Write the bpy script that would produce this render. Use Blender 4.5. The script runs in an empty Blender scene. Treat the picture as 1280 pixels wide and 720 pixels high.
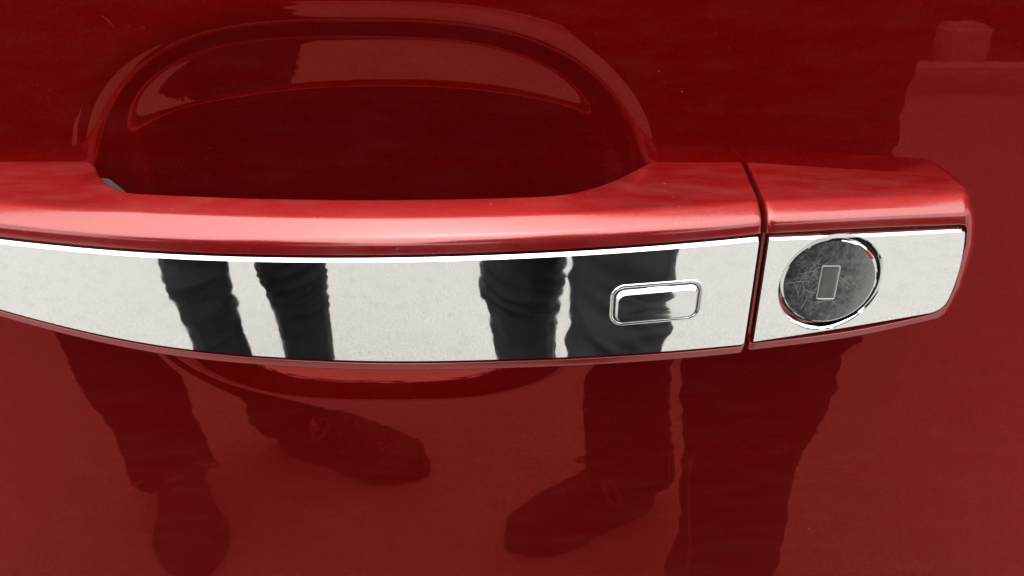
import bpy, bmesh, math, random
from mathutils import Vector, Matrix, noise
R_ = math.radians
rnd = random.Random(7)
scene = bpy.context.scene
col = scene.collection

# ------------------------------------------------------------------ camera
CZ = 1.045            # camera height above the paving
CY = -0.2336          # camera distance in front of the door skin (door skin is y = 0)
cd = bpy.data.cameras.new('camera'); cam = bpy.data.objects.new('camera', cd); col.objects.link(cam)
cam.location = (0, CY, CZ)
cam.rotation_euler = (R_(90 - 28.6), 0, 0)
cd.sensor_width = 36; cd.lens = 36 * 1108 / 1280
cd.dof.use_dof = True; cd.dof.focus_distance = 0.237; cd.dof.aperture_fstop = 85
cd.clip_start = 0.01; cd.clip_end = 300
scene.camera = cam

# ------------------------------------------------------------------ light: bright overcast
SUN_EL, SUN_AZ = 76, 6          # soft bright patch of cloud high up on the photographer's side
world = bpy.data.worlds.new('World'); scene.world = world; world.use_nodes = True
wn = world.node_tree; wn.nodes.clear()
sky = wn.nodes.new('ShaderNodeTexSky'); sky.sky_type = 'NISHITA'; sky.sun_disc = False
sky.sun_elevation = R_(SUN_EL); sky.sun_rotation = R_(180 + SUN_AZ)
sky.air_density = 1.0; sky.dust_density = 1.5; sky.ozone_density = 1.0
hs = wn.nodes.new('ShaderNodeHueSaturation'); hs.inputs['Saturation'].default_value = 0.12
bg = wn.nodes.new('ShaderNodeBackground'); bg.inputs['Strength'].default_value = 0.14
wo = wn.nodes.new('ShaderNodeOutputWorld')
wn.links.new(sky.outputs[0], hs.inputs['Color']); wn.links.new(hs.outputs[0], bg.inputs[0]); wn.links.new(bg.outputs[0], wo.inputs[0])
sd = bpy.data.lights.new('sun', 'SUN'); sun = bpy.data.objects.new('sun', sd); col.objects.link(sun)
sd.energy = 1.5; sd.angle = R_(115); sd.color = (1.0, 0.985, 0.96)
sv = Vector((math.sin(R_(SUN_AZ)) * math.cos(R_(SUN_EL)), -math.cos(R_(SUN_AZ)) * math.cos(R_(SUN_EL)), math.sin(R_(SUN_EL))))
sun.rotation_euler = sv.to_track_quat('Z', 'Y').to_euler()
sun.location = (0, -1, 4)
scene.view_settings.view_transform = 'Standard'; scene.view_settings.look = 'None'
scene.view_settings.exposure = 1.48; scene.view_settings.gamma = 1.0
scene.view_settings.use_curve_mapping = False

# ------------------------------------------------------------------ helpers
def tag(o, label=None, cat=None, group=None, kind=None):
    if label: o['label'] = label
    if cat: o['category'] = cat
    if group: o['group'] = group
    if kind: o['kind'] = kind
    return o

def link(name, me, mat=None, parent=None, smooth=True):
    o = bpy.data.objects.new(name, me); col.objects.link(o)
    if mat: me.materials.append(mat)
    if parent: o.parent = parent
    if smooth and len(me.polygons):
        me.polygons.foreach_set('use_smooth', [True] * len(me.polygons))
    return o

def from_bm(name, bm, mat=None, parent=None, smooth=True, sharp=None):
    bmesh.ops.recalc_face_normals(bm, faces=bm.faces)
    me = bpy.data.meshes.new(name); bm.to_mesh(me); bm.free()
    o = link(name, me, mat, parent, smooth)
    if sharp:
        me.set_sharp_from_angle(angle=R_(sharp))
    return o

def empty(name, loc):
    o = bpy.data.objects.new(name, None); col.objects.link(o); o.location = loc
    o.empty_display_size = 0.05
    return o

def interp(pts, x):
    """smooth (Catmull-Rom style) interpolation through sorted (x, v) points"""
    n = len(pts)
    if x <= pts[0][0]: 
        s = (pts[1][1]-pts[0][1])/(pts[1][0]-pts[0][0]); return pts[0][1] + s*(x-pts[0][0])
    if x >= pts[-1][0]:
        s = (pts[-1][1]-pts[-2][1])/(pts[-1][0]-pts[-2][0]); return pts[-1][1] + s*(x-pts[-1][0])
    for i in range(n-1):
        if pts[i][0] <= x <= pts[i+1][0]: break
    x0, v0 = pts[i]; x1, v1 = pts[i+1]; h = x1-x0
    def sl(k):
        if k == 0: return (pts[1][1]-pts[0][1])/(pts[1][0]-pts[0][0])
        if k == n-1: return (pts[-1][1]-pts[-2][1])/(pts[-1][0]-pts[-2][0])
        return (pts[k+1][1]-pts[k-1][1])/(pts[k+1][0]-pts[k-1][0])
    t = (x-x0)/h; a, b = sl(i)*h, sl(i+1)*h
    return v0*(2*t**3-3*t**2+1) + a*(t**3-2*t**2+t) + v1*(-2*t**3+3*t**2) + b*(t**3-t**2)

def sstep(a, b, x):
    t = min(1, max(0, (x-a)/(b-a))); return t*t*(3-2*t)

def fillet(pts, n=4):
    """closed polygon [(y, z, r)] -> points with rounded corners"""
    out = []; m = len(pts)
    for i in range(m):
        p = Vector(pts[i][:2]); r = pts[i][2]
        a = Vector(pts[i-1][:2]) - p; b = Vector(pts[(i+1) % m][:2]) - p
        if r <= 0 or a.length < 1e-7 or b.length < 1e-7:
            out += [p.copy() for _ in range(n+1)] if r > 0 else [p]
            continue
        ang = a.angle(b); d = r / max(0.05, math.tan(ang/2))
        d = min(d, a.length*0.48, b.length*0.48)
        pa = p + a.normalized()*d; pb = p + b.normalized()*d
        for k in range(n+1):
            t = k/n
            out.append(pa*(1-t)**2 + p*2*t*(1-t) + pb*t*t)
    return out

def loft(rings, cap=True):
    bm = bmesh.new(); vs = [[bm.verts.new(p) for p in r] for r in rings]; m = len(rings[0])
    for a, b in zip(vs[:-1], vs[1:]):
        for k in range(m):
            try: bm.faces.new((a[k], a[(k+1) % m], b[(k+1) % m], b[k]))
            except ValueError: pass
    if cap:
        bm.faces.new(vs[0][::-1]); bm.faces.new(vs[-1])
    return bm

def rrect(w, h, r, n=8):
    """rounded rectangle outline, counter-clockwise, centred"""
    o = []
    for cx, cz, a0 in ((w/2-r, h/2-r, 0), (-w/2+r, h/2-r, 90), (-w/2+r, -h/2+r, 180), (w/2-r, -h/2+r, 270)):
        for k in range(n+1):
            a = R_(a0 + 90*k/n); o.append((cx+r*math.cos(a), cz+r*math.sin(a)))
    return o

# ------------------------------------------------------------------ materials
class NT:
    def __init__(s, name):
        s.m = bpy.data.materials.new(name); s.m.use_nodes = True; s.t = s.m.node_tree; s.t.nodes.clear()
        s.out = s.n('ShaderNodeOutputMaterial')
    def n(s, t, **kw):
        x = s.t.nodes.new(t)
        for k, v in kw.items():
            if k in x.inputs: x.inputs[k].default_value = v
            else: setattr(x, k, v)
        return x
    def l(s, a, b): s.t.links.new(a, b)
    def coord(s, scale=None):
        tc = s.n('ShaderNodeTexCoord')
        if scale is None: return tc.outputs['Object']
        mp = s.n('ShaderNodeMapping'); mp.inputs['Scale'].default_value = scale
        s.l(tc.outputs['Object'], mp.inputs['Vector']); return mp.outputs[0]
    def noise(s, co, scale, detail=3, rough=0.5):
        x = s.n('ShaderNodeTexNoise'); x.inputs['Scale'].default_value = scale
        x.inputs['Detail'].default_value = detail; x.inputs['Roughness'].default_value = rough
        s.l(co, x.inputs['Vector']); return x.outputs['Fac']
    def ramp(s, fac, stops):
        x = s.n('ShaderNodeValToRGB'); e = x.color_ramp.elements
        while len(e) < len(stops): e.new(0.5)
        for el, (p, c) in zip(e, stops):
            el.position = p; el.color = (c[0], c[1], c[2], 1) if isinstance(c, tuple) else (c, c, c, 1)
        s.l(fac, x.inputs[0]); return x.outputs[0]
    def bump(s, h, strength, dist, prev=None):
        x = s.n('ShaderNodeBump'); x.inputs['Strength'].default_value = strength; x.inputs['Distance'].default_value = dist
        s.l(h, x.inputs['Height'])
        if prev: s.l(prev, x.inputs['Normal'])
        return x.outputs[0]
    def mix(s, fac, a, b, mode='MIX'):
        x = s.n('ShaderNodeMix', data_type='RGBA', blend_type=mode)
        for v, i in ((fac, 0), (a, 6), (b, 7)):
            if hasattr(v, 'is_linked') or hasattr(v, 'links'): s.l(v, x.inputs[i])
            elif i == 0: x.inputs[0].default_value = v
            else: x.inputs[i].default_value = (v[0], v[1], v[2], 1)
        return x.outputs[2]
    def math(s, op, a, b=None):
        x = s.n('ShaderNodeMath', operation=op)
        for v, i in ((a, 0), (b, 1)):
            if v is None: continue
            if hasattr(v, 'links'): s.l(v, x.inputs[i])
            else: x.inputs[i].default_value = v
        return x.outputs[0]
    def done(s, sh): s.l(sh, s.out.inputs['Surface']); return s.m

def red_paint(name, flake, frough, coat, ior, peel, dust=0.0, diffuse=0.0, dcol=(0.3, 0.006, 0.008), glo=(0.012, 0.05)):
    t = NT(name); co = t.coord()
    fl = t.n('ShaderNodeTexVoronoi'); fl.inputs['Scale'].default_value = 2600; t.l(co, fl.inputs['Vector'])
    sp = t.n('ShaderNodeSeparateColor'); t.l(fl.outputs['Color'], sp.inputs[0])
    fcol = t.mix(sp.outputs[0], tuple(c*0.82 for c in flake), tuple(min(1, c*1.18) for c in flake))
    p = t.n('ShaderNodeBsdfPrincipled'); t.l(fcol, p.inputs['Base Color'])
    p.inputs['Metallic'].default_value = 1; p.inputs['Roughness'].default_value = frough
    d = t.n('ShaderNodeBsdfDiffuse'); d.inputs['Color'].default_value = (*dcol, 1)
    base = t.n('ShaderNodeMixShader'); base.inputs[0].default_value = diffuse
    t.l(p.outputs[0], base.inputs[1]); t.l(d.outputs[0], base.inputs[2])
    # clear coat: slow ripple of the panel and fine orange peel
    pe = t.noise(co, 420, 2); lo = t.noise(co, 26, 2)
    nb = t.bump(pe, peel, 0.00035); nb = t.bump(lo, peel*0.9, 0.0012, nb)
    sc = t.noise(co, 1500, 3, 0.6)
    rg = t.ramp(sc, [(0.3, glo[0]), (0.75, glo[1])])
    g = t.n('ShaderNodeBsdfGlossy'); g.inputs['Color'].default_value = (*coat, 1); t.l(nb, g.inputs['Normal']); t.l(rg, g.inputs['Roughness'])
    fr = t.n('ShaderNodeFresnel'); fr.inputs['IOR'].default_value = ior
    mx = t.n('ShaderNodeMixShader'); t.l(fr.outputs[0], mx.inputs[0]); t.l(base.outputs[0], mx.inputs[1]); t.l(g.outputs[0], mx.inputs[2])
    sh = mx.outputs[0]
    if dust > 0:   # settled road dust: sparse pale grains and a thin film
        v = t.n('ShaderNodeTexVoronoi'); v.inputs['Scale'].default_value = 330; t.l(co, v.inputs['Vector'])
        big = t.ramp(t.noise(co, 60, 3), [(0.5, 0.0), (0.72, 1.0)])
        gr = t.math('MULTIPLY', t.math('LESS_THAN', v.outputs['Distance'], 0.13), big)
        film = t.math('MULTIPLY', t.ramp(t.noise(t.coord((40, 160, 160)), 1.0, 4, 0.65), [(0.45, 0.0), (0.9, 1.0)]), 0.5)
        fac = t.math('MULTIPLY', t.math('MAXIMUM', gr, film), dust)
        dd = t.n('ShaderNodeBsdfDiffuse'); dd.inputs['Color'].default_value = (0.42, 0.36, 0.32, 1)
        m2 = t.n('ShaderNodeMixShader'); t.l(fac, m2.inputs[0]); t.l(sh, m2.inputs[1]); t.l(dd.outputs[0], m2.inputs[2]); sh = m2.outputs[0]
    return t.done(sh)

M_door = red_paint('red_door_paint', (0.215, 0.0021, 0.0028), 0.58, (1.0, 0.15, 0.13), 1.84, 0.008, dust=0.02, diffuse=0.3, dcol=(0.052, 0.0006, 0.0008), glo=(0.004, 0.02))
M_hand = red_paint('red_handle_paint', (0.235, 0.006, 0.007), 0.45, (1.0, 0.60, 0.58), 2.2, 0.04, dust=0.12, diffuse=0.55, dcol=(0.185, 0.0055, 0.0065), glo=(0.10, 0.20))

def chrome(name, colr=(0.86, 0.86, 0.85), rough=0.015, smear=0.05):
    t = NT(name); co = t.coord()
    p = t.n('ShaderNodeBsdfPrincipled'); p.inputs['Base Color'].default_value = (*colr, 1); p.inputs['Metallic'].default_value = 1
    n1 = t.noise(t.coord((60, 60, 300)), 1.0, 5, 0.7)
    t.l(t.ramp(n1, [(0.4, rough), (0.85, rough + smear)]), p.inputs['Roughness'])
    t.l(t.bump(t.noise(co, 45, 2), 0.03, 0.001), p.inputs['Normal'])
    # a few dull dust grains
    v = t.n('ShaderNodeTexVoronoi'); v.inputs['Scale'].default_value = 260; t.l(co, v.inputs['Vector'])
    sp = t.n('ShaderNodeSeparateColor'); t.l(v.outputs['Color'], sp.inputs[0])
    f = t.math('MULTIPLY', t.math('LESS_THAN', v.outputs['Distance'], 0.07), t.math('GREATER_THAN', sp.outputs[0], 0.965))
    d = t.n('ShaderNodeBsdfDiffuse'); d.inputs['Color'].default_value = (0.25, 0.23, 0.2, 1)
    m = t.n('ShaderNodeMixShader'); t.l(t.math('MULTIPLY', f, 0.7), m.inputs[0]); t.l(p.outputs[0], m.inputs[1]); t.l(d.outputs[0], m.inputs[2])
    return t.done(m.outputs[0])

M_chrome = chrome('chrome')
M_chrome_b = chrome('chrome_button', (0.84, 0.84, 0.84), 0.03, 0.05)

def plain(name, colr, rough=0.6, metallic=0.0, nscale=60, amp=0.25, bump=0.2, bdist=0.001, spec=0.5):
    t = NT(name); co = t.coord()
    p = t.n('ShaderNodeBsdfPrincipled'); p.inputs['Roughness'].default_value = rough; p.inputs['Metallic'].default_value = metallic
    p.inputs['Specular IOR Level'].default_value = spec
    nz = t.noise(co, nscale, 4, 0.6)
    t.l(t.mix(nz, tuple(c*(1-amp) for c in colr), tuple(c*(1+amp) for c in colr)), p.inputs['Base Color'])
    if bump: t.l(t.bump(nz, bump, bdist), p.inputs['Normal'])
    return t.done(p.outputs[0])

M_rubber = plain('grey_rubber', (0.06, 0.062, 0.066), 0.55, nscale=400, bdist=0.0003)
M_chip = plain('bare_primer', (0.12, 0.05, 0.045), 0.7, nscale=500, bump=0)
M_black = plain('black_plastic', (0.012, 0.012, 0.013), 0.5, nscale=400, bdist=0.0002)

def lock_metal():
    t = NT('scratched_lock_metal'); co = t.coord()
    p = t.n('ShaderNodeBsdfPrincipled'); p.inputs['Metallic'].default_value = 1
    haze = t.ramp(t.noise(co, 420, 4, 0.7), [(0.3, 0.0), (0.8, 0.7)])
    t.l(t.mix(haze, (0.36, 0.36, 0.355), (0.54, 0.53, 0.51)), p.inputs['Base Color'])
    t.l(t.ramp(haze, [(0.0, 0.16), (0.8, 0.42)]), p.inputs['Roughness'])
    return t.done(p.outputs[0])
M_lock = lock_metal()
M_shut = plain('worn_shutter_metal', (0.33, 0.33, 0.315), 0.36, metallic=1.0, nscale=300, amp=0.3, bump=0.1, bdist=0.0002)
M_scratch = plain('scratch_metal', (0.55, 0.54, 0.51), 0.45, metallic=0.7, nscale=900, amp=0.3, bump=0)

def concrete():
    t = NT('pale_concrete'); co = t.coord()
    p = t.n('ShaderNodeBsdfPrincipled'); p.inputs['Roughness'].default_value = 0.9
    a = t.noise(co, 1.3, 5, 0.6); b = t.noise(co, 120, 4, 0.7); c = t.noise(co, 14, 4, 0.6)
    base = t.mix(a, (0.31, 0.30, 0.276), (0.37, 0.361, 0.338))
    base = t.mix(t.ramp(b, [(0.40, 0.0), (0.60, 1.0)]), t.mix(0.6, base, (0.17, 0.163, 0.15)), base)
    base = t.mix(t.ramp(c, [(0.5, 0.0), (0.85, 0.55)]), base, (0.20, 0.193, 0.18))
    v = t.n('ShaderNodeTexVoronoi'); v.inputs['Scale'].default_value = 42; t.l(co, v.inputs['Vector'])
    sp = t.n('ShaderNodeSeparateColor'); t.l(v.outputs['Color'], sp.inputs[0])
    dots = t.math('MULTIPLY', t.math('LESS_THAN', v.outputs['Distance'], 0.2), t.math('GREATER_THAN', sp.outputs[1], 0.9))
    base = t.mix(t.math('MULTIPLY', dots, 0.3), base, (0.10, 0.093, 0.085))
    t.l(base, p.inputs['Base Color'])
    t.l(t.bump(b, 0.5, 0.004), p.inputs['Normal'])
    return t.done(p.outputs[0])
M_conc = concrete()
M_kerb = plain('kerb_stone', (0.40, 0.39, 0.37), 0.9, nscale=30, amp=0.2, bdist=0.004)
M_soil = plain('soil', (0.05, 0.04, 0.03), 0.95, nscale=20, amp=0.4, bdist=0.02)
M_leaf = plain('hedge_leaf', (0.035, 0.055, 0.020), 0.6, nscale=6, amp=0.5, bump=0)
M_core = plain('hedge_twigs', (0.018, 0.018, 0.010), 0.9, nscale=10, amp=0.4, bdist=0.05)

def denim(name, colr):
    t = NT(name); co = t.coord()
    p = t.n('ShaderNodeBsdfPrincipled'); p.inputs['Roughness'].default_value = 0.85; p.inputs['Specular IOR Level'].default_value = 0.2
    a = t.noise(co, 9, 4, 0.6); b = t.noise(t.coord((220, 220, 60)), 1.0, 3, 0.7)
    c = t.mix(t.ramp(a, [(0.35, 0.0), (0.75, 1.0)]), tuple(x*0.7 for x in colr), tuple(x*1.7 for x in colr))
    c = t.mix(t.math('MULTIPLY', b, 0.5), c, tuple(x*1.8 for x in colr))
    t.l(c, p.inputs['Base Color']); t.l(t.bump(b, 0.4, 0.002), p.inputs['Normal'])
    return t.done(p.outputs[0])
M_jean1 = denim('charcoal_denim', (0.0160, 0.0158, 0.0172))
M_jean2 = denim('black_denim', (0.0078, 0.0078, 0.0090))
M_thread = plain('seam_thread', (0.16, 0.15, 0.14), 0.9, nscale=500, bdist=0.0005)
M_jack1 = plain('black_jacket_cloth', (0.012, 0.012, 0.014), 0.8, nscale=40, bdist=0.003, spec=0.2)
M_jack2 = plain('navy_jacket_cloth', (0.012, 0.014, 0.020), 0.8, nscale=40, bdist=0.003, spec=0.2)
M_shoe = plain('black_shoe_leather', (0.012, 0.011, 0.010), 0.7, nscale=80, bdist=0.0008)
M_sole = plain('black_shoe_rubber', (0.010, 0.010, 0.010), 0.7, nscale=90, bdist=0.001)
M_lace = plain('grey_shoe_lace', (0.10, 0.10, 0.10), 0.8, nscale=300, bdist=0.0005)
M_skin = plain('skin', (0.50, 0.31, 0.23), 0.5, nscale=60, amp=0.08, bdist=0.0008)
M_hair = plain('dark_brown_hair', (0.020, 0.013, 0.009), 0.6, nscale=150, amp=0.4, bdist=0.003)
M_eye = plain('eye_white', (0.55, 0.53, 0.50), 0.25, nscale=40, amp=0.03, bump=0)
M_iris = plain('eye_iris', (0.03, 0.02, 0.015), 0.2, nscale=40, amp=0.1, bump=0)
M_lip = plain('lips', (0.35, 0.15, 0.12), 0.5, nscale=80, amp=0.1, bump=0)

# ------------------------------------------------------------------ ground and surroundings (seen only as reflections)
bm = bmesh.new(); bmesh.ops.create_grid(bm, x_segments=40, y_segments=40, size=60)
ground = tag(from_bm('ground', bm, M_conc, smooth=False), kind='structure')

KY = -3.55
def box(bm, x0, x1, y0, y1, z0, z1):
    r = bmesh.ops.create_cube(bm, size=1)
    for v in r['verts']:
        v.co = ((x0+x1)/2 + v.co.x*(x1-x0), (y0+y1)/2 + v.co.y*(y1-y0), (z0+z1)/2 + v.co.z*(z1-z0))
    return r
kerb = empty('kerb', (0, KY, 0)); kerb.rotation_euler.z = R_(2.0); tag(kerb, kind='structure')
bm = bmesh.new(); r = box(bm, -0.495, 0.495, -0.07, 0.07, -0.05, 0.115)
bmesh.ops.bevel(bm, geom=list(bm.edges), offset=0.015, segments=2, affect='EDGES')
k0 = from_bm('kerb_stone', bm, M_kerb, kerb, sharp=40); kme = k0.data
for i, xi in enumerate(range(-9, 10)):
    k = k0 if i == 0 else bpy.data.objects.new('kerb_stone', kme)
    if i: col.objects.link(k); k.parent = kerb
    k.location = (xi, rnd.uniform(-.004, .004), rnd.uniform(-.003, .003))
bm = bmesh.new(); box(bm, -9.6, 9.6, -3.2, -0.075, -0.05, 0.085)
verge = from_bm('soil_bed', bm, M_soil, smooth=False); verge.location = kerb.location; verge.rotation_euler.z = R_(2.0); tag(verge, kind='structure')

# low pale marker block standing behind the kerb
bm = bmesh.new(); box(bm, -0.10, 0.10, -0.07, 0.07, 0, 0.19)
bmesh.ops.bevel(bm, geom=list(bm.edges), offset=0.02, segments=3, affect='EDGES')
mk = from_bm('marker_stone', bm, M_kerb, sharp=40); mk.location = (1.98, KY - 0.06, 0.08)
tag(mk, 'small pale stone block behind the kerb, mirrored at the far right', 'stone block')

# clipped dark hedge behind the kerb
hedge = empty('hedge', (0, KY - 1.1, 0.08)); hedge.rotation_euler.z = R_(2.0)
tag(hedge, 'long dark green hedge behind the kerb, mirrored above the paving', 'hedge')
bm = bmesh.new(); box(bm, -9, 9, -0.45, 0.45, 0, 1.15)
bmesh.ops.subdivide_edges(bm, edges=list(bm.edges), cuts=14, use_grid_fill=True)
for v in bm.verts:
    v.co += Vector((0, 1, 0)) * 0.12 * noise.noise(v.co * 1.7) + Vector((0, 0, 1)) * (0.15*noise.noise(v.co*1.3+Vector((5, 0, 0))) if v.co.z > 0.9 else 0)
from_bm('branches', bm, M_core, hedge)
vs, fs = [], []
for i in range(16000):
    x = rnd.uniform(-9.1, 9.1)
    if rnd.random() < 0.72: y = 0.45 + rnd.uniform(-0.12, 0.22); z = rnd.uniform(0.0, 1.3)
    else: y = rnd.uniform(-0.6, 0.6); z = 1.15 + rnd.uniform(-0.1, 0.30)*(0.5+noise.noise(Vector((x*1.4, y, 0))))
    s = rnd.uniform(0.04, 0.085)
    q = Matrix.Rotation(rnd.uniform(0, 6.28), 3, 'Z') @ Matrix.Rotation(rnd.uniform(-1.3, 1.3), 3, 'X')
    b = len(vs)
    for p in ((0, -s, 0), (s*.5, 0, s*.12), (0, s, 0), (-s*.5, 0, s*.12)): vs.append(Vector((x, y, z)) + q @ Vector(p))
    fs += [(b, b+1, b+2), (b, b+2, b+3)]
me = bpy.data.meshes.new('foliage'); me.from_pydata(vs, [], fs)
fo = link('foliage', me, M_leaf, hedge, smooth=False); fo['kind'] = 'stuff'

# ------------------------------------------------------------------ the car door
door = empty('car_door', (0, 0, 0))
tag(door, 'glossy metallic red car door with scooped recess and chrome trimmed pull handle', 'car door')

BX, BZ, BA, BB, BN, BD = -0.0405, CZ - 0.1095, 0.0775, 0.0605, 2.9, 0.0020
BD2 = 0.0070
def door_y(x, z):
    y = (z - 0.95)**2 / 16.0 + (x**2) / 40.0
    u, w = abs((x-BX)/BA), abs((z-BZ)/BB)
    r = (u**BN + w**BN)**(1/BN)
    lowr = sstep(0.05, -0.75, (z-BZ)/BB)
    t = min(1, max(0, (1.18 - 0.09*lowr - r) / (0.28 + 0.20*lowr)))**(2.0 - 0.6*lowr)
    h = BD2*(1.0 - r*r); k = 0.0004
    fl = h if h > k else (0 if h < -k else (h+k)**2/(4*k))
    side = u**BN/(u**BN+w**BN+1e-9)*sstep(0.35, 0.75, r)
    return y + BD*(1 + 0.25*side + 1.0*lowr) * (t*t*t*(t*(6*t-15)+10)) + fl
def axis(lo, hi, flo, fhi, fine, coarse):
    o = []; x = lo
    while x < flo - 1e-6: o.append(x); x += coarse
    x = flo
    while x < fhi: o.append(x); x += fine
    x = fhi
    while x < hi: o.append(x); x += coarse
    o.append(hi); return o
xs = axis(-0.62, 0.58, -0.135, 0.05, 0.0013, 0.02)
zs = axis(0.32, 1.22, BZ-0.07, BZ+0.07, 0.0013, 0.02)
vs = [(x, door_y(x, z), z) for z in zs for x in xs]; nx, nz = len(xs), len(zs)
fs = [(j*nx+i, j*nx+i+1, (j+1)*nx+i+1, (j+1)*nx+i) for j in range(nz-1) for i in range(nx-1)]
# turned-in edge flange all round, closed by an inner skin
edge = [i for i in range(nx)] + [j*nx+nx-1 for j in range(1, nz)] + [(nz-1)*nx+i for i in range(nx-2, -1, -1)] + [j*nx for j in range(nz-2, 0, -1)]
b0 = len(vs); vs += [(vs[e][0]*0.995, vs[e][1]+0.06, 0.77+(vs[e][2]-0.77)*0.995) for e in edge]
ne = len(edge)
fs += [(edge[k], b0+k, b0+(k+1) % ne, edge[(k+1) % ne]) for k in range(ne)]
fs.append(tuple(b0+k for k in range(ne)))
me = bpy.data.meshes.new('door_panel'); me.from_pydata(vs, [], fs)
dp = link('door_panel', me, M_door, door); me.set_sharp_from_angle(angle=R_(40))
dp['label'] = 'flat glossy red door skin with deep scooped finger recess'

# a short scratch and a few stone chips in the clear coat
bm = bmesh.new(); rs = random.Random(5)
pts = [Vector((-0.1060+0.0030*t, 0.9975-0.0034*t+0.0006*math.sin(t*3))) for t in [k/8 for k in range(9)]]
prev = None
for k, p in enumerate(pts):
    n = Vector((0.7, 0.7))*0.00004*(1-(k/4-1)**2*0.9)
    q = [bm.verts.new((z.x, door_y(z.x, z.y)-0.00006, z.y)) for z in (p-n, p+n)]
    if prev: bm.faces.new((prev[0], prev[1], q[1], q[0]))
    prev = q
for cx, cz, r in ((0.0455, 0.9775, .00022), (0.039, 0.983, .00018), (0.105, 0.82, .0003), (-0.07, 0.83, .0002), (0.13, 0.855, .00018)):
    vs = [bm.verts.new((cx+r*rs.uniform(.6, 1.2)*math.cos(a), door_y(cx, cz)-0.00006, cz+r*rs.uniform(.6, 1.2)*math.sin(a))) for a in [k*6.283/7 for k in range(7)]]
    bm.faces.new(vs)
pm = from_bm('paint_marks', bm, M_chip, door, smooth=False); pm['kind'] = 'stuff'

# ---- pull handle
XA, RB = -0.036, 0.45          # apex and bow radius of the handle front
YF0 = -0.038
XS = 0.0650                    # seam between handle and lock cover
def yfront(x):
    if x <= XS: return YF0 + (x-XA)**2/(2*RB)
    y0 = YF0 + (XS-XA)**2/(2*RB)
    return y0 + 0.108*(x-XS) + (x-XS)**2/(2*0.9)
ZT = [(-0.17, -0.0978), (-0.135, -0.0984), (-0.09, -0.0990), (-0.036, -0.0987), (0.005, -0.0984), (0.064, -0.0981), (0.0665, -0.0981), (0.095, -0.0982), (0.125, -0.0992)]
ZB = [(-0.17, -0.113), (-0.135, -0.1205), (-0.093, -0.1265), (-0.045, -0.1288), (0.002, -0.1294), (0.064, -0.1308)]
ZBC = [(0.0655, -0.1302), (0.095, -0.1282), (0.1215, -0.1245)]
zt = lambda x: CZ + interp(ZT, x)
zb = lambda x: CZ + (interp(ZB, x) if x < XS else interp(ZBC, x))
def face_y(x, z):              # crowned front face of the chrome
    zm = (zt(x)+zb(x))/2
    return yfront(x) + (z-zm)**2/(2*0.9)

def bulge(x, z):               # the free end of the lock cover is gently bowed in front view
    return 0.0016*max(0, (x-XS)/0.056)**4*(1-min(1.3, abs((z-(CZ-0.1115))/0.0135))**2)

def body_profile(x, e=0.0, cap=False):
    yF, t, b = yfront(x)+e, zt(x)-0.75*e, zb(x)+0.85*e
    if cap:
        yb = 0.004; ztop = CZ - interp([(0.065, 0.0868), (0.1245, 0.0918)], x)
        zk = CZ - 0.0904 - 0.0004*(x-XS)/0.06 - 0.8*e; ztop -= 0.55*e
    else:
        ft = max(0, (x-0.006)/0.0335, (-0.0955-x)/0.0225)**2.3
        foot = ft if ft < 0.75 else 1-0.25*math.exp(-(ft-0.75)/0.25)
        yb = (yF+0.0128)*(1-foot) + 0.004*foot; ztop = CZ - 0.0880 + 0.0010*foot - 0.6*e; zk = CZ - 0.0904 - 0.8*e
    rt, rb, rd = t + 0.0010, b - 0.0007, 0.0034
    if cap:                    # recess follows the plate's rounded right end
        xe = 0.1213
        for (rad, which) in ((0.0022, 't'), (0.0052, 'b')):
            d = x - (xe - rad)
            if d > 0:
                s = rad - math.sqrt(max(0, rad*rad - min(d, rad)**2))
                if which == 't': rt -= s
                else: rb += s
        if x > xe: rd = 0.0008
        mid = (rt+rb)/2
    pts = [(yF+0.0006, rb, 0.0003), (yF+0.0012, b-0.0034, 0.0016), (yF+0.0070, b-0.0048, 0.003),
           (yb, b-0.0030 if not cap else b-0.003, 0.003), (yb, ztop, 0.0003 + 0.0028*foot if not cap else 0.004),
           (yF+0.0066, zk, 0.0060), (yF+0.0011, t+0.0047, 0.0036), (yF+0.0004, rt, 0.0003),
           (yF+rd, rt-0.0002, 0), (yF+rd, rb+0.0002, 0)]
    if cap and x > 0.1213:     # plain closed end, no recess
        (y7, z7), (y1, z1) = pts[6][:2], pts[1][:2]
        for i, k in ((7, .12), (8, .3), (9, .7), (0, .88)): pts[i] = (y7+(y1-y7)*k, z7+(z1-z7)*k, pts[i][2])
    P = fillet(pts, 4)
    fl = 0.0036*max(0, (x-XS)/0.06)**4 if cap else 0     # end flares out towards the door
    return [(x + fl*max(0, (p.x-yF)/(yb-yF)) + (bulge(x, p.y) if cap else 0), p.x, p.y) for p in P]

rings = []
L0 = -0.168
for a in (90, 70, 50, 30, 15): rings.append(body_profile(L0 + 0.006*(1-math.sin(R_(a))), 0.006*(1-math.cos(R_(a)))))
x = L0 + 0.006
while x < XS - 0.0020: rings.append(body_profile(x)); x += 0.0016
for xx, e in ((XS-0.0017, 0), (XS-0.0013, 0.00008), (XS-0.0009, 0.0003), (XS-0.0007, 0.0007)): rings.append(body_profile(xx, e))
handle = from_bm('pull_handle', loft(rings), M_hand, door, sharp=50)
handle['label'] = 'bowed red pull handle with bevelled upper edge'

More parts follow.
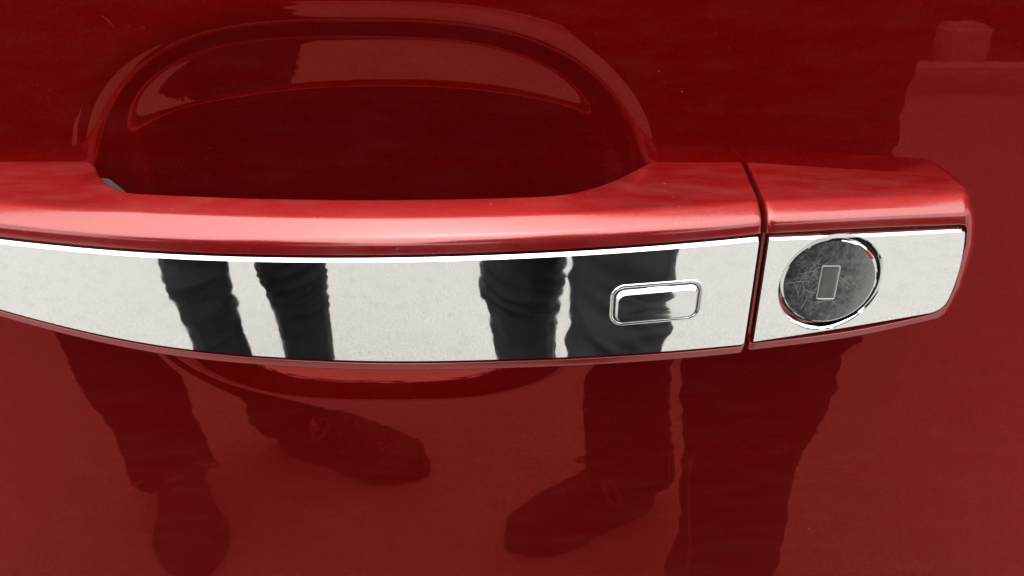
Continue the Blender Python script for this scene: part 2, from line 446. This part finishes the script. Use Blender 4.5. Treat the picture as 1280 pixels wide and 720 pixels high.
rings = []
for xx, e in ((XS+0.0006, 0.0007), (XS+0.0008, 0.0003), (XS+0.0012, 0.00008), (XS+0.0016, 0)): rings.append(body_profile(xx, e, True))
x = XS+0.003
while x < 0.1155: rings.append(body_profile(x, 0, True)); x += 0.0016
for xx in (0.1160, 0.1168, 0.1176, 0.1184, 0.1190, 0.1196, 0.1202, 0.1206): rings.append(body_profile(xx, 0, True))
for a in (6, 9, 12, 18, 26, 34, 42, 50, 58, 66, 74, 82, 90): rings.append(body_profile(0.1206 + 0.0048*math.sin(R_(a)), 0.0050*(1-math.cos(R_(a))), True))
cover = from_bm('lock_cover', loft(rings), M_hand, door, sharp=50)
cover['label'] = 'red end cap holding the round key lock'

# rubber gaskets under the two handle feet, peeping out towards the recess
def gasket(x0, x1, sgn):
    rings = []
    for k in range(9):
        t = k/8; x = x0 + (x1-x0)*t
        s = math.sqrt(max(0.0, 1-(2*t-1)**4))*0.5+0.5
        zc = CZ - 0.109; h = 0.0172*s
        y0 = door_y(x, zc)
        P = fillet([(0.012, zc-h, .002), (-0.0085, zc-h, .003), (-0.0085, zc+h, .003), (0.012, zc+h, .002)], 4)
        rings.append([(x, p.x, p.y) for p in P])
    return from_bm('gasket', loft(rings), M_rubber, handle, sharp=50)
gasket(-0.150, -0.1096, 1)
gasket(0.0325, 0.058, -1)

# ---- chrome strip of the pull handle
rings = []
def strip_profile(x, e=0.0):
    t, b = zt(x) - e, zb(x) + e; yF = yfront(x) + e*0.6
    n = 10; P = [(yF+0.0030, b+0.0001), (yF+0.0007, b)]
    z0, z1 = b+0.0004, t-0.0008
    for k in range(n+1):
        z = z0+(z1-z0)*k/n; P.append((face_y(x, z)+e*0.6, z))
    yy = face_y(x, z1)+e*0.6
    P += [(yy+0.0008, t), (yF+0.0034, t-0.0001)]
    return [(x, y, z) for y, z in P]
x = -0.163
while x < XS-0.0022: rings.append(strip_profile(x)); x += 0.0016
for xx, e in ((XS-0.0018, 0), (XS-0.0014, 0.0001), (XS-0.0011, 0.0004)): rings.append(strip_profile(xx, e))
strip = from_bm('chrome_strip', loft(rings), M_chrome, handle, sharp=22)
strip['label'] = 'mirror polished chrome strip along the handle front'

# ---- touch button on the strip: raised frame ring and a domed pad
BXc, BZc, BW, BH, BRr = 0.0378, CZ - 0.1143, 0.0238, 0.0112, 0.0032
def ringmesh(outs):
    """stack of loops [(x, y, z)] skinned together, last one closed with a fan"""
    bm = bmesh.new(); L = [[bm.verts.new(p) for p in r] for r in outs]; m = len(L[0])
    for a, b in zip(L[:-1], L[1:]):
        for k in range(m): bm.faces.new((a[k], a[(k+1) % m], b[(k+1) % m], b[k]))
    return bm, L
def blop(w, h, r, lift):
    return [(BXc+px, face_y(BXc+px, BZc+pz) - lift, BZc+pz) for px, pz in rrect(w, h, r, 8)]
loops = []
for k in range(9):             # rounded bead
    a = R_(180*k/8); off = 0.0005*math.cos(a); h = 0.0004*math.sin(a)
    loops.append(blop(BW+2*off, BH+2*off, BRr+off, h if 0 < k < 8 else -0.0003))
bm, L = ringmesh(loops)
br = from_bm('button_frame', bm, M_chrome_b, handle)
ow, oh = BW-0.0012, BH-0.0012
bm, L = ringmesh([blop(ow, oh, BRr-0.0006, 0.00008), blop(ow-0.0012, oh-0.0012, BRr-0.0012, 0.00006)])
from_bm('button_groove', bm, M_black, handle)
def padloop(w, h, r, dz, lift, sc=1.0):
    o = []
    for px, pz in rrect(w, h, r, 8):
        px, pz = px*sc, pz*sc+dz
        # pad is a little flatter than the strip around it
        o.append((BXc+px, 0.75*face_y(BXc+px, BZc+pz) + 0.25*(face_y(BXc, BZc) + 0.20*px) - lift, BZc+pz))
    return o
loops = [padloop(ow-0.0005, oh-0.0005, BRr-0.0008, 0, -0.0003), padloop(ow-0.0006, oh-0.0006, BRr-0.0008, 0, 0.0004),
         padloop(ow-0.0018, oh-0.0020, BRr-0.0012, -0.00025, 0.0014)]
for sc in (0.75, 0.5, 0.25): loops.append(padloop(ow-0.0018, oh-0.0020, BRr-0.0012, -0.00025, 0.0014+0.00005*(1-sc), sc))
bm, L = ringmesh(loops); bm.faces.new(L[-1])
pad = from_bm('touch_button', bm, M_chrome_b, handle, sharp=20)
pad['label'] = 'small raised chrome button pad with rounded corners'

# ---- chrome plate of the lock cover with a countersunk hole
LX, LZ = 0.0853, CZ - 0.1127
RH = 0.0146
cx0, cx1 = XS+0.0012, 0.1207
out = []
cor = [(cx1, zt(cx1), 0.0016), (cx0, zt(cx0), 0.0005), (cx0, zb(cx0), 0.0005), (cx1, zb(cx1), 0.0046)]
poly = []
for i in range(4):
    p = Vector(cor[i][:2]); a = Vector(cor[i-1][:2])-p; b = Vector(cor[(i+1) % 4][:2])-p; d = cor[i][2]
    pa, pb = p+a.normalized()*d, p+b.normalized()*d
    for k in range(9):
        t = k/8; poly.append(pa*(1-t)**2 + p*2*t*(1-t) + pb*t*t)
dense = []
for i in range(len(poly)):
    a, b = poly[i], poly[(i+1) % len(poly)]; n = max(1, int((b-a).length/0.0008))
    for k in range(n):
        q = a.lerp(b, k/n); 
        # long edges follow the slightly curved outline
        dense.append(q)
dense.sort(key=lambda q: math.atan2(q.y-LZ, q.x-LX))
N = len(dense)
def nrm2(i):
    a, b = dense[i-1], dense[(i+1) % N]; t = (b-a).normalized(); return Vector((t.y, -t.x))
rings = []
back = [(q.x, yfront(q.x)+0.0030, q.y) for q in dense]
edge0 = [(q.x, yfront(q.x)+0.0013, q.y) for q in dense]
ins = []
for i, q in enumerate(dense):
    n = nrm2(i); w = 0.0003 + 0.0006*max(0, n.y)**2
    ins.append(q - n*w)
rings = [back, edge0, [(q.x, face_y(q.x, q.y), q.y) for q in ins]]
hole = []
for q in dense:
    a = math.atan2(q.y-LZ, q.x-LX); hole.append(Vector((LX+RH*math.cos(a), LZ+RH*math.sin(a))))
for s in (0.25, 0.5, 0.75):
    rings.append([(p.x, face_y(p.x, p.y), p.y) for p in (q.lerp(h, s) for q, h in zip(ins, hole))])
for dr, dy in ((0, 0), (-0.0003, 0.00012), (-0.0006, 0.0005), (-0.0009, 0.0022), (-0.0009, 0.0045)):
    rings.append([(h.x + (h.x-LX)/RH*dr, face_y(h.x, h.y)+dy, h.y + (h.y-LZ)/RH*dr) for h in hole])
rings = [[(x + bulge(x, z), y, z) for x, y, z in r] for r in rings]
bm, L = ringmesh(rings)
plate = from_bm('chrome_plate', bm, M_chrome, cover, sharp=22)
plate['label'] = 'polished chrome plate with round countersunk hole'
# black well behind the lock barrel
bm = bmesh.new(); bmesh.ops.create_cone(bm, cap_ends=True, segments=48, radius1=0.0139, radius2=0.0139, depth=0.001,
    matrix=Matrix.Translation((LX, yfront(LX)+0.0040, LZ)) @ Matrix.Rotation(R_(90), 4, 'X'))
from_bm('lock_well', bm, M_black, cover, sharp=40)
# lock barrel: disc that faces straight out, sunk a little, with a bright turned edge
YD = yfront(LX) + 0.0008; RD = 0.0131
def disc(loops, name, mat, close, sharp):
    bm, L = ringmesh([[(r*math.cos(2*math.pi*k/96), y, r*math.sin(2*math.pi*k/96)) for k in range(96)] for r, y in loops])
    if close: bm.faces.new(L[-1])
    o = from_bm(name, bm, mat, cover, sharp=sharp); o.location = (LX, YD, LZ); return o
disc(((RD, 0.0028), (RD, 0.0008), (RD-0.0006, 0.0001), (RD-0.0009, 0.0)), 'lock_rim', M_chrome_b, False, 20)
lock = disc(((RD-0.0009, 0.00002), (RD*0.8, -0.00005), (RD*0.6, -0.0001), (RD*0.3, -0.00013)), 'lock_barrel', M_lock, True, 40)
lock['label'] = 'scratched dark round key lock face'
# rectangular key shutter with a worn bright edge
def rr_at(w, h, r, y): return [(px, y, pz) for px, pz in rrect(w, h, r, 3)]
bm, L = ringmesh([rr_at(.0052, .0104, .0005, 0.0), rr_at(.0050, .0102, .0005, -.00022), rr_at(.0047, .0099, .0004, -.00024), rr_at(.0044, .0096, .0004, -.0001)])
o = from_bm('shutter_frame', bm, M_scratch, cover, smooth=False); o.location = (LX - 0.0002, YD, LZ - 0.0002)
bm, L = ringmesh([rr_at(.0045, .0097, .0004, 0.0), rr_at(.0045, .0097, .0004, -.00016), rr_at(.0034, .0082, .0004, -.00020)]); bm.faces.new(L[-1])
sh = from_bm('key_shutter', bm, M_shut, cover, smooth=False); sh.location = (LX - 0.0002, YD, LZ - 0.0002)
# hairline scratches scored across the lock face by missed keys
bm = bmesh.new(); rs = random.Random(11)
for i in range(85):
    a = rs.uniform(0, math.pi); rr = rs.uniform(0, 0.0095); th = rs.uniform(0, 6.28)
    if i < 60: th = rs.gauss(R_(190), 0.8); a = rs.gauss(R_(50), 0.7) if i % 2 else a
    c = Vector((rr*math.cos(th), rr*math.sin(th))); ln = rs.uniform(0.0015, 0.0058); w = rs.choice((0.000012, 0.00002, 0.00003, 0.00006)); bend = rs.uniform(-0.18, 0.18)
    prev = None
    for k in range(9):
        t = (k/8-0.5)*2; ang = a + bend*t
        p = c + Vector((math.cos(ang), math.sin(ang)))*ln*t
        n = Vector((-math.sin(ang), math.cos(ang)))*w*(1-t*t*0.9)
        if p.length > RD-0.0014 or (abs(p.x+0.0002) < 0.0027 and abs(p.y+0.0002) < 0.0053): prev = None; continue
        q = [bm.verts.new((z.x, -0.00016, z.y)) for z in (p-n, p+n)]
        if prev: bm.faces.new((prev[0], prev[1], q[1], q[0]))
        prev = q
sc_ = from_bm('scratches', bm, M_scratch, cover, smooth=False); sc_.location = (LX, YD, LZ)
sc_['kind'] = 'stuff'

# ------------------------------------------------------------------ people, seen as reflections
def sphere_pts(c, r, n=2):
    key = ('ico', n)
    if key not in sphere_pts.cache:
        b = bmesh.new(); bmesh.ops.create_icosphere(b, subdivisions=n, radius=1); sphere_pts.cache[key] = [v.co.copy() for v in b.verts]; b.free()
    if not isinstance(r, (tuple, list)): r = (r, r, r)
    c = Vector(c)
    return [c + Vector((p.x*r[0], p.y*r[1], p.z*r[2])) for p in sphere_pts.cache[key]]
sphere_pts.cache = {}
def hull(bm, items):
    vs = [bm.verts.new(p) for c, r in items for p in sphere_pts(c, r)]
    g = bmesh.ops.convex_hull(bm, input=vs)
    junk = [v for v in g['geom_interior'] if isinstance(v, bmesh.types.BMVert)] + [v for v in g['geom_unused'] if isinstance(v, bmesh.types.BMVert)]
    bmesh.ops.delete(bm, geom=list(set(junk)), context='VERTS')
def chain(bm, items):
    for a, b in zip(items[:-1], items[1:]): hull(bm, [a, b])
def remesh(bm, voxel, smooth=4):
    me = bpy.data.meshes.new('tmp'); bm.to_mesh(me); bm.free()
    o = bpy.data.objects.new('tmp', me); col.objects.link(o)
    m = o.modifiers.new('r', 'REMESH'); m.mode = 'VOXEL'; m.voxel_size = voxel
    s = o.modifiers.new('s', 'SMOOTH'); s.iterations = smooth; s.factor = 0.5
    dg = bpy.context.evaluated_depsgraph_get()
    res = bpy.data.meshes.new_from_object(o.evaluated_get(dg))
    bpy.data.objects.remove(o); bpy.data.meshes.remove(me)
    return res
def rebase(me, base):
    me.transform(Matrix.Translation(-Vector(base)))

def shoe(person, base, heel, toe, mat, laces=True, wide=1.15):
    """shoe from heel to toe point on the ground (world xy)"""
    h = Vector((*heel, 0)); t = Vector((*toe, 0)); d = (t-h).normalized(); Ln = (t-h).length
    n = Vector((-d.y, d.x, 0))*wide; up = Vector((0, 0, 1))
    P = lambda f, s, z: h + d*Ln*f + n*s + up*z
    bm = bmesh.new()
    hull(bm, [(P(.10, 0, .045), .030), (P(.10, 0, .085), .030), (P(.38, 0, .085), .030), (P(.42, 0, .045), .034)])
    hull(bm, [(P(.36, 0, .080), .032), (P(.70, .008, .046), .032), (P(.70, -.010, .042), .034), (P(.40, 0, .04), .036)])
    hull(bm, [(P(.68, .010, .038), .034), (P(.68, -.012, .038), .036), (P(.90, .004, .036), .024), (P(.88, -.012, .035), .026)])
    hull(bm, [(P(.10, 0, .035), .033), (P(.7, .006, .03), .036), (P(.7, -.012, .03), .038), (P(.42, 0, .03), .034)])
    me = remesh(bm, 0.0042, 6)
    for v in me.vertices: v.co.z = max(v.co.z, 0.018)
    rebase(me, base)
    so = link('shoe', me, mat, person)
    # sole
    out = []
    for k in range(40):
        a = 2*math.pi*k/40; f = 0.5+0.5*math.cos(a)
        w = interp([(0, .030), (.15, .036), (.42, .035), (.7, .049), (.9, .040), (1.0, .022)], f)
        s = math.sin(a); s = math.copysign(abs(s)**0.55, s)
        out.append(P(f*1.02-.01, w*s - .003*f, 0))
    rr = []
    c = sum(out, Vector())/40
    for ins, z in ((0.006, 0.0), (0.0, 0.003), (-0.001, 0.012), (0.001, 0.022), (0.006, 0.026)):
        rr.append([tuple(p + (c-p).normalized()*ins + up*z - Vector(base)) for p in out])
    bm = loft(rr); from_bm('sole', bm, M_sole, so, sharp=50)
    if laces:
        for f in (.42, .49, .56, .63):
            zc = interp([(.36, .113), (.5, .098), (.66, .080), (.75, .074)], f)
            pts = [P(f, s*.026, zc - 0.022*(s*s)) for s in (-1, -.5, 0, .5, 1)]
            bm = bmesh.new(); chain(bm, [(p - Vector(base), .0034) for p in pts])
            from_bm('lace', bm, M_lace, so)
        # bow loops
        for s in (-1, 1):
            ctr = P(.40, s*.022, .108); bm = bmesh.new()
            pts = [ctr + n*(s*.016*(1-math.cos(a))) + d*(.010*math.sin(a)) - up*.012*(1-math.cos(a)) for a in [2*math.pi*k/12 for k in range(13)]]
            chain(bm, [(p - Vector(base), .0028) for p in pts]); from_bm('lace', bm, M_lace, so)
    return so

def person(name, base, legs, hipc, shoulders, jean, jack, label, facing, seedv, seam=None, hem=0.06, jw=.205, kr=.079, wide=1.15):
    base = Vector(base); px, py = hipc
    f = Vector((math.sin(facing), math.cos(facing), 0)); s = Vector((f.y, -f.x, 0)); up = Vector((0, 0, 1))
    Q = lambda a, b, z: Vector((px, py, 0)) + s*a + f*b + up*z     # side, front, height
    # --- body: one continuous skin
    bm = bmesh.new()
    hull(bm, [(Q(0, 0, .95), (.15, .10, .09)), (Q(0, 0, 1.12), (.13, .095, .08))])
    hull(bm, [(Q(0, 0, 1.12), (.13, .095, .08)), (Q(0, 0, 1.36), (.155, .105, .10))])
    hull(bm, [(Q(-.16, 0, 1.42), .055), (Q(.16, 0, 1.42), .055), (Q(0, 0, 1.30), (.14, .10, .08))])
    hull(bm, [(Q(0, 0, 1.44), .058), (Q(0, .02, 1.56), .054)])
    hull(bm, [(Q(0, .01, 1.665), (.074, .090, .085)), (Q(0, .035, 1.60), (.058, .062, .06))])       # skull and jaw
    hull(bm, [(Q(0, .060, 1.555), .022), (Q(0, .03, 1.60), .05)])                                    # chin
    hull(bm, [(Q(0, .098, 1.665), .009), (Q(0, .120, 1.622), .013), (Q(0, .088, 1.62), .016)])       # nose
    for sg in (-1, 1):
        hull(bm, [(Q(sg*.077, 0, 1.665), (.008, .016, .018)), (Q(sg*.074, .004, 1.63), (.008, .010, .012))])
        hull(bm, [(Q(sg*.022, .086, 1.685), .008), (Q(sg*.045, .074, 1.682), .008)])
    hands = []
    for sg in (-1, 1):
        sh_, el, wr = Q(sg*.185, 0, 1.42), Q(sg*.255, .03, 1.14), Q(sg*.07, .25, 1.20)
        chain(bm, [(sh_, .052), (sh_.lerp(el, .5), .046), (el, .038)]); chain(bm, [(el, .038), (el.lerp(wr, .35), .038), (wr, .026)])
        d = (wr-el).normalized(); a = d.cross(up).normalized(); w = a.cross(d).normalized()
        palm = wr + d*.055
        hull(bm, [(wr, (.026, .022, .024)), (palm + w*.026, .014), (palm - w*.026, .014), (palm + d*.03 + w*.028, .012), (palm + d*.03 - w*.028, .012)])
        curl = (f*0.2 - s*sg*0.35 - d*0.6).normalized()
        for k, (o, ln) in enumerate(((.030, .070), (.010, .080), (-.011, .074), (-.031, .056))):
            r0 = palm + d*.03 + w*o*1.15
            m1 = r0 + d*ln*.48; m2 = m1 + (d*.55 - a*sg*.6).normalized()*ln*.30; m3 = m2 + (-d*.1 - a*sg*.9).normalized()*ln*.25
            chain(bm, [(r0, .0092), (m1, .0088), (m2, .0082), (m3, .0074)])
        t0 = wr + d*.025 + w*.024
        chain(bm, [(t0, .013), (t0 + d*.022 + w*.028, .0105), (t0 + d*.052 + w*.036, .0090)])
    for hip, knee, ank, heel, toe in legs:
        hip, knee, ank = Vector(hip), Vector(knee), Vector(ank)
        hull(bm, [(hip, .075), (Q(0, 0, .95), (.13, .09, .08))])
        chain(bm, [(hip, .075), (knee, .048), (knee.lerp(ank, .3), .05), (ank, .034)])
        hv = Vector((*heel, .05)); tv = Vector((*toe, .035)); hull(bm, [(ank, .032), (hv.lerp(tv, .15), .024), (hv.lerp(tv, .8), .020)])
    me = remesh(bm, 0.0062, 2); rebase(me, base)
    body = link(name, me, M_skin); body.location = base
    tag(body, label, 'person', 'people standing in front of the door')
    # --- trousers
    bm = bmesh.new()
    for li, (hip, knee, ank, heel, toe) in enumerate(legs):
        kr_ = kr*(1 + .09*li)
        hip, knee, ank = Vector(hip), Vector(knee), Vector(ank)
        hull(bm, [(hip, .098), (Q(0, 0, .97), (.155, .115, .06)), (Q(0, 0, .90), (.14, .11, .06))])
        a = ank.copy(); a.z = hem + .02
        chain(bm, [(hip, .100), (hip.lerp(knee, .55), kr_+.006), (knee, kr_), (knee.lerp(a, .35), .077), (knee.lerp(a, .8), .070), (a, (.073, .073, .02))])
    me = remesh(bm, 0.005, 6)
    nr = [v.normal.copy() for v in me.vertices]
    for v, n in zip(me.vertices, nr):
        c = v.co
        kn = math.exp(-((c.z-.51)/.115)**2); hm = math.exp(-((c.z-hem-.06)/.09)**2); hp = math.exp(-((c.z-.82)/.10)**2)
        q = Vector((c.x*6+seedv, c.y*6, c.z*34 + c.x*10*math.sin(seedv)))
        w = noise.noise(q); w = 0.6-2.2*abs(w)
        w2 = noise.noise(Vector((c.x*5, c.y*5+seedv, c.z*9)))
        w3 = noise.noise(Vector((c.x*22, c.y*22, c.z*55+seedv)))
        v.co = c + n*(w*(.0016 + .016*kn + .004*hm + .006*hp) + w2*.011 + w3*.0016*(0.1+kn) - .002)
    rebase(me, base)
    tr = link('trousers', me, jean, body)
    if seam:
        for li, side in seam:
            hip, knee, ank = [Vector(q) for q in legs[li][:3]]; a = ank.copy(); a.z = hem+.02
            pts = []
            for k in range(40):
                t = k/39
                if t < .5: c = hip.lerp(knee, t*2); r = interp([(0, .100), (.275, .086), (.5, .079)], t)
                else: c = knee.lerp(a, (t-.5)*2); r = interp([(.5, .079), (.675, .077), (.9, .070), (1, .073)], t)
                r += .0015; ang = side + .12*math.sin(k*.5)
                pts.append(c + Vector((math.cos(ang)*r, math.sin(ang)*r, 0)))
            bm = bmesh.new(); chain(bm, [(p-base, .0022) for p in pts[4:]]); from_bm('seam', bm, M_thread, tr)
    # --- jacket
    bm = bmesh.new()
    hull(bm, [(Q(0, 0, .70), (jw, .155, .03)), (Q(0, 0, 1.10), (.18, .130, .05))])
    hull(bm, [(Q(0, 0, 1.10), (.175, .125, .05)), (Q(0, 0, 1.36), (.185, .130, .09))])
    hull(bm, [(Q(-.165, 0, 1.425), .072), (Q(.165, 0, 1.425), .072), (Q(0, 0, 1.33), (.165, .122, .08)), (Q(0, -.01, 1.47), .075)])
    for sg in (-1, 1):
        sh_, el, wr = Q(sg*.185, 0, 1.42), Q(sg*.255, .03, 1.14), Q(sg*.07, .25, 1.20)
        chain(bm, [(sh_, .073), (sh_.lerp(el, .5), .064), (el, .057)]); chain(bm, [(el, .057), (el.lerp(wr, .4), .055), (wr - (wr-el).normalized()*.02, .040)])
    me = remesh(bm, 0.008, 5)
    nr = [v.normal.copy() for v in me.vertices]
    for v, n in zip(me.vertices, nr):
        c = v.co; v.co = c + n*(.010*noise.noise(Vector((c.x*6, c.y*6, c.z*11+seedv))) + .004*noise.noise(c*24))
    rebase(me, base); link('jacket', me, jack, body)
    # --- head details
    bm = bmesh.new()
    hull(bm, [(Q(0, -.012, 1.690), (.081, .092, .078)), (Q(0, -.045, 1.62), (.070, .055, .07))])
    me = remesh(bm, 0.006, 2)
    for v in me.vertices:
        v.co += v.normal*.005*noise.noise(v.co*45)
    rebase(me, base); link('hair', me, M_hair, body)
    for sg in (-1, 1):
        bm = bmesh.new(); hull(bm, [(Q(sg*.032, .082, 1.664)-base, (.012, .010, .007))]); ey = from_bm('eye', bm, M_eye, body)
        bm = bmesh.new(); hull(bm, [(Q(sg*.032, .0895, 1.664)-base, (.0055, .004, .0055))]); from_bm('iris', bm, M_iris, ey)
    bm = bmesh.new(); hull(bm, [(Q(-.022, .090, 1.590)-base, .004), (Q(0, .098, 1.591)-base, .006), (Q(.022, .090, 1.590)-base, .004)])
    from_bm('mouth', bm, M_lip, body)
    for hip, knee, ank, heel, toe in legs: shoe(body, base, heel, toe, M_shoe, wide=wide)
    return body

person('person', (0.25, -0.76, 0),
       [((0.165, -0.81, .90), (0.155, -0.875, .49), (0.195, -0.865, .10), (0.235, -0.875), (-0.01, -0.760)),
        ((0.345, -0.76, .90), (0.294, -0.625, .50), (0.287, -0.61, .10), (0.315, -0.66), (0.255, -0.395))],
       (0.25, -0.80), None, M_jean1, M_jack1,
       'person in charcoal jeans and black jacket at right, one laced shoe turned sideways', 0.0, 1.3, jw=.222,
       seam=[(0, R_(40)), (1, R_(150))], kr=.091)
person('person', (-0.50, -0.97, 0),
       [((-0.610, -0.945, .90), (-0.610, -0.855, .49), (-0.568, -0.880, .10), (-0.590, -0.945), (-0.478, -0.680)),
        ((-0.420, -1.000, .90), (-0.405, -1.005, .49), (-0.405, -1.015, .10), (-0.425, -1.030), (-0.150, -0.935))],
       (-0.530, -0.955), None, M_jean2, M_jack2,
       'person in black jeans and navy jacket at left, feet turned apart', 0.1, 4.1, jw=.25, kr=.084, hem=.05, wide=1.25)
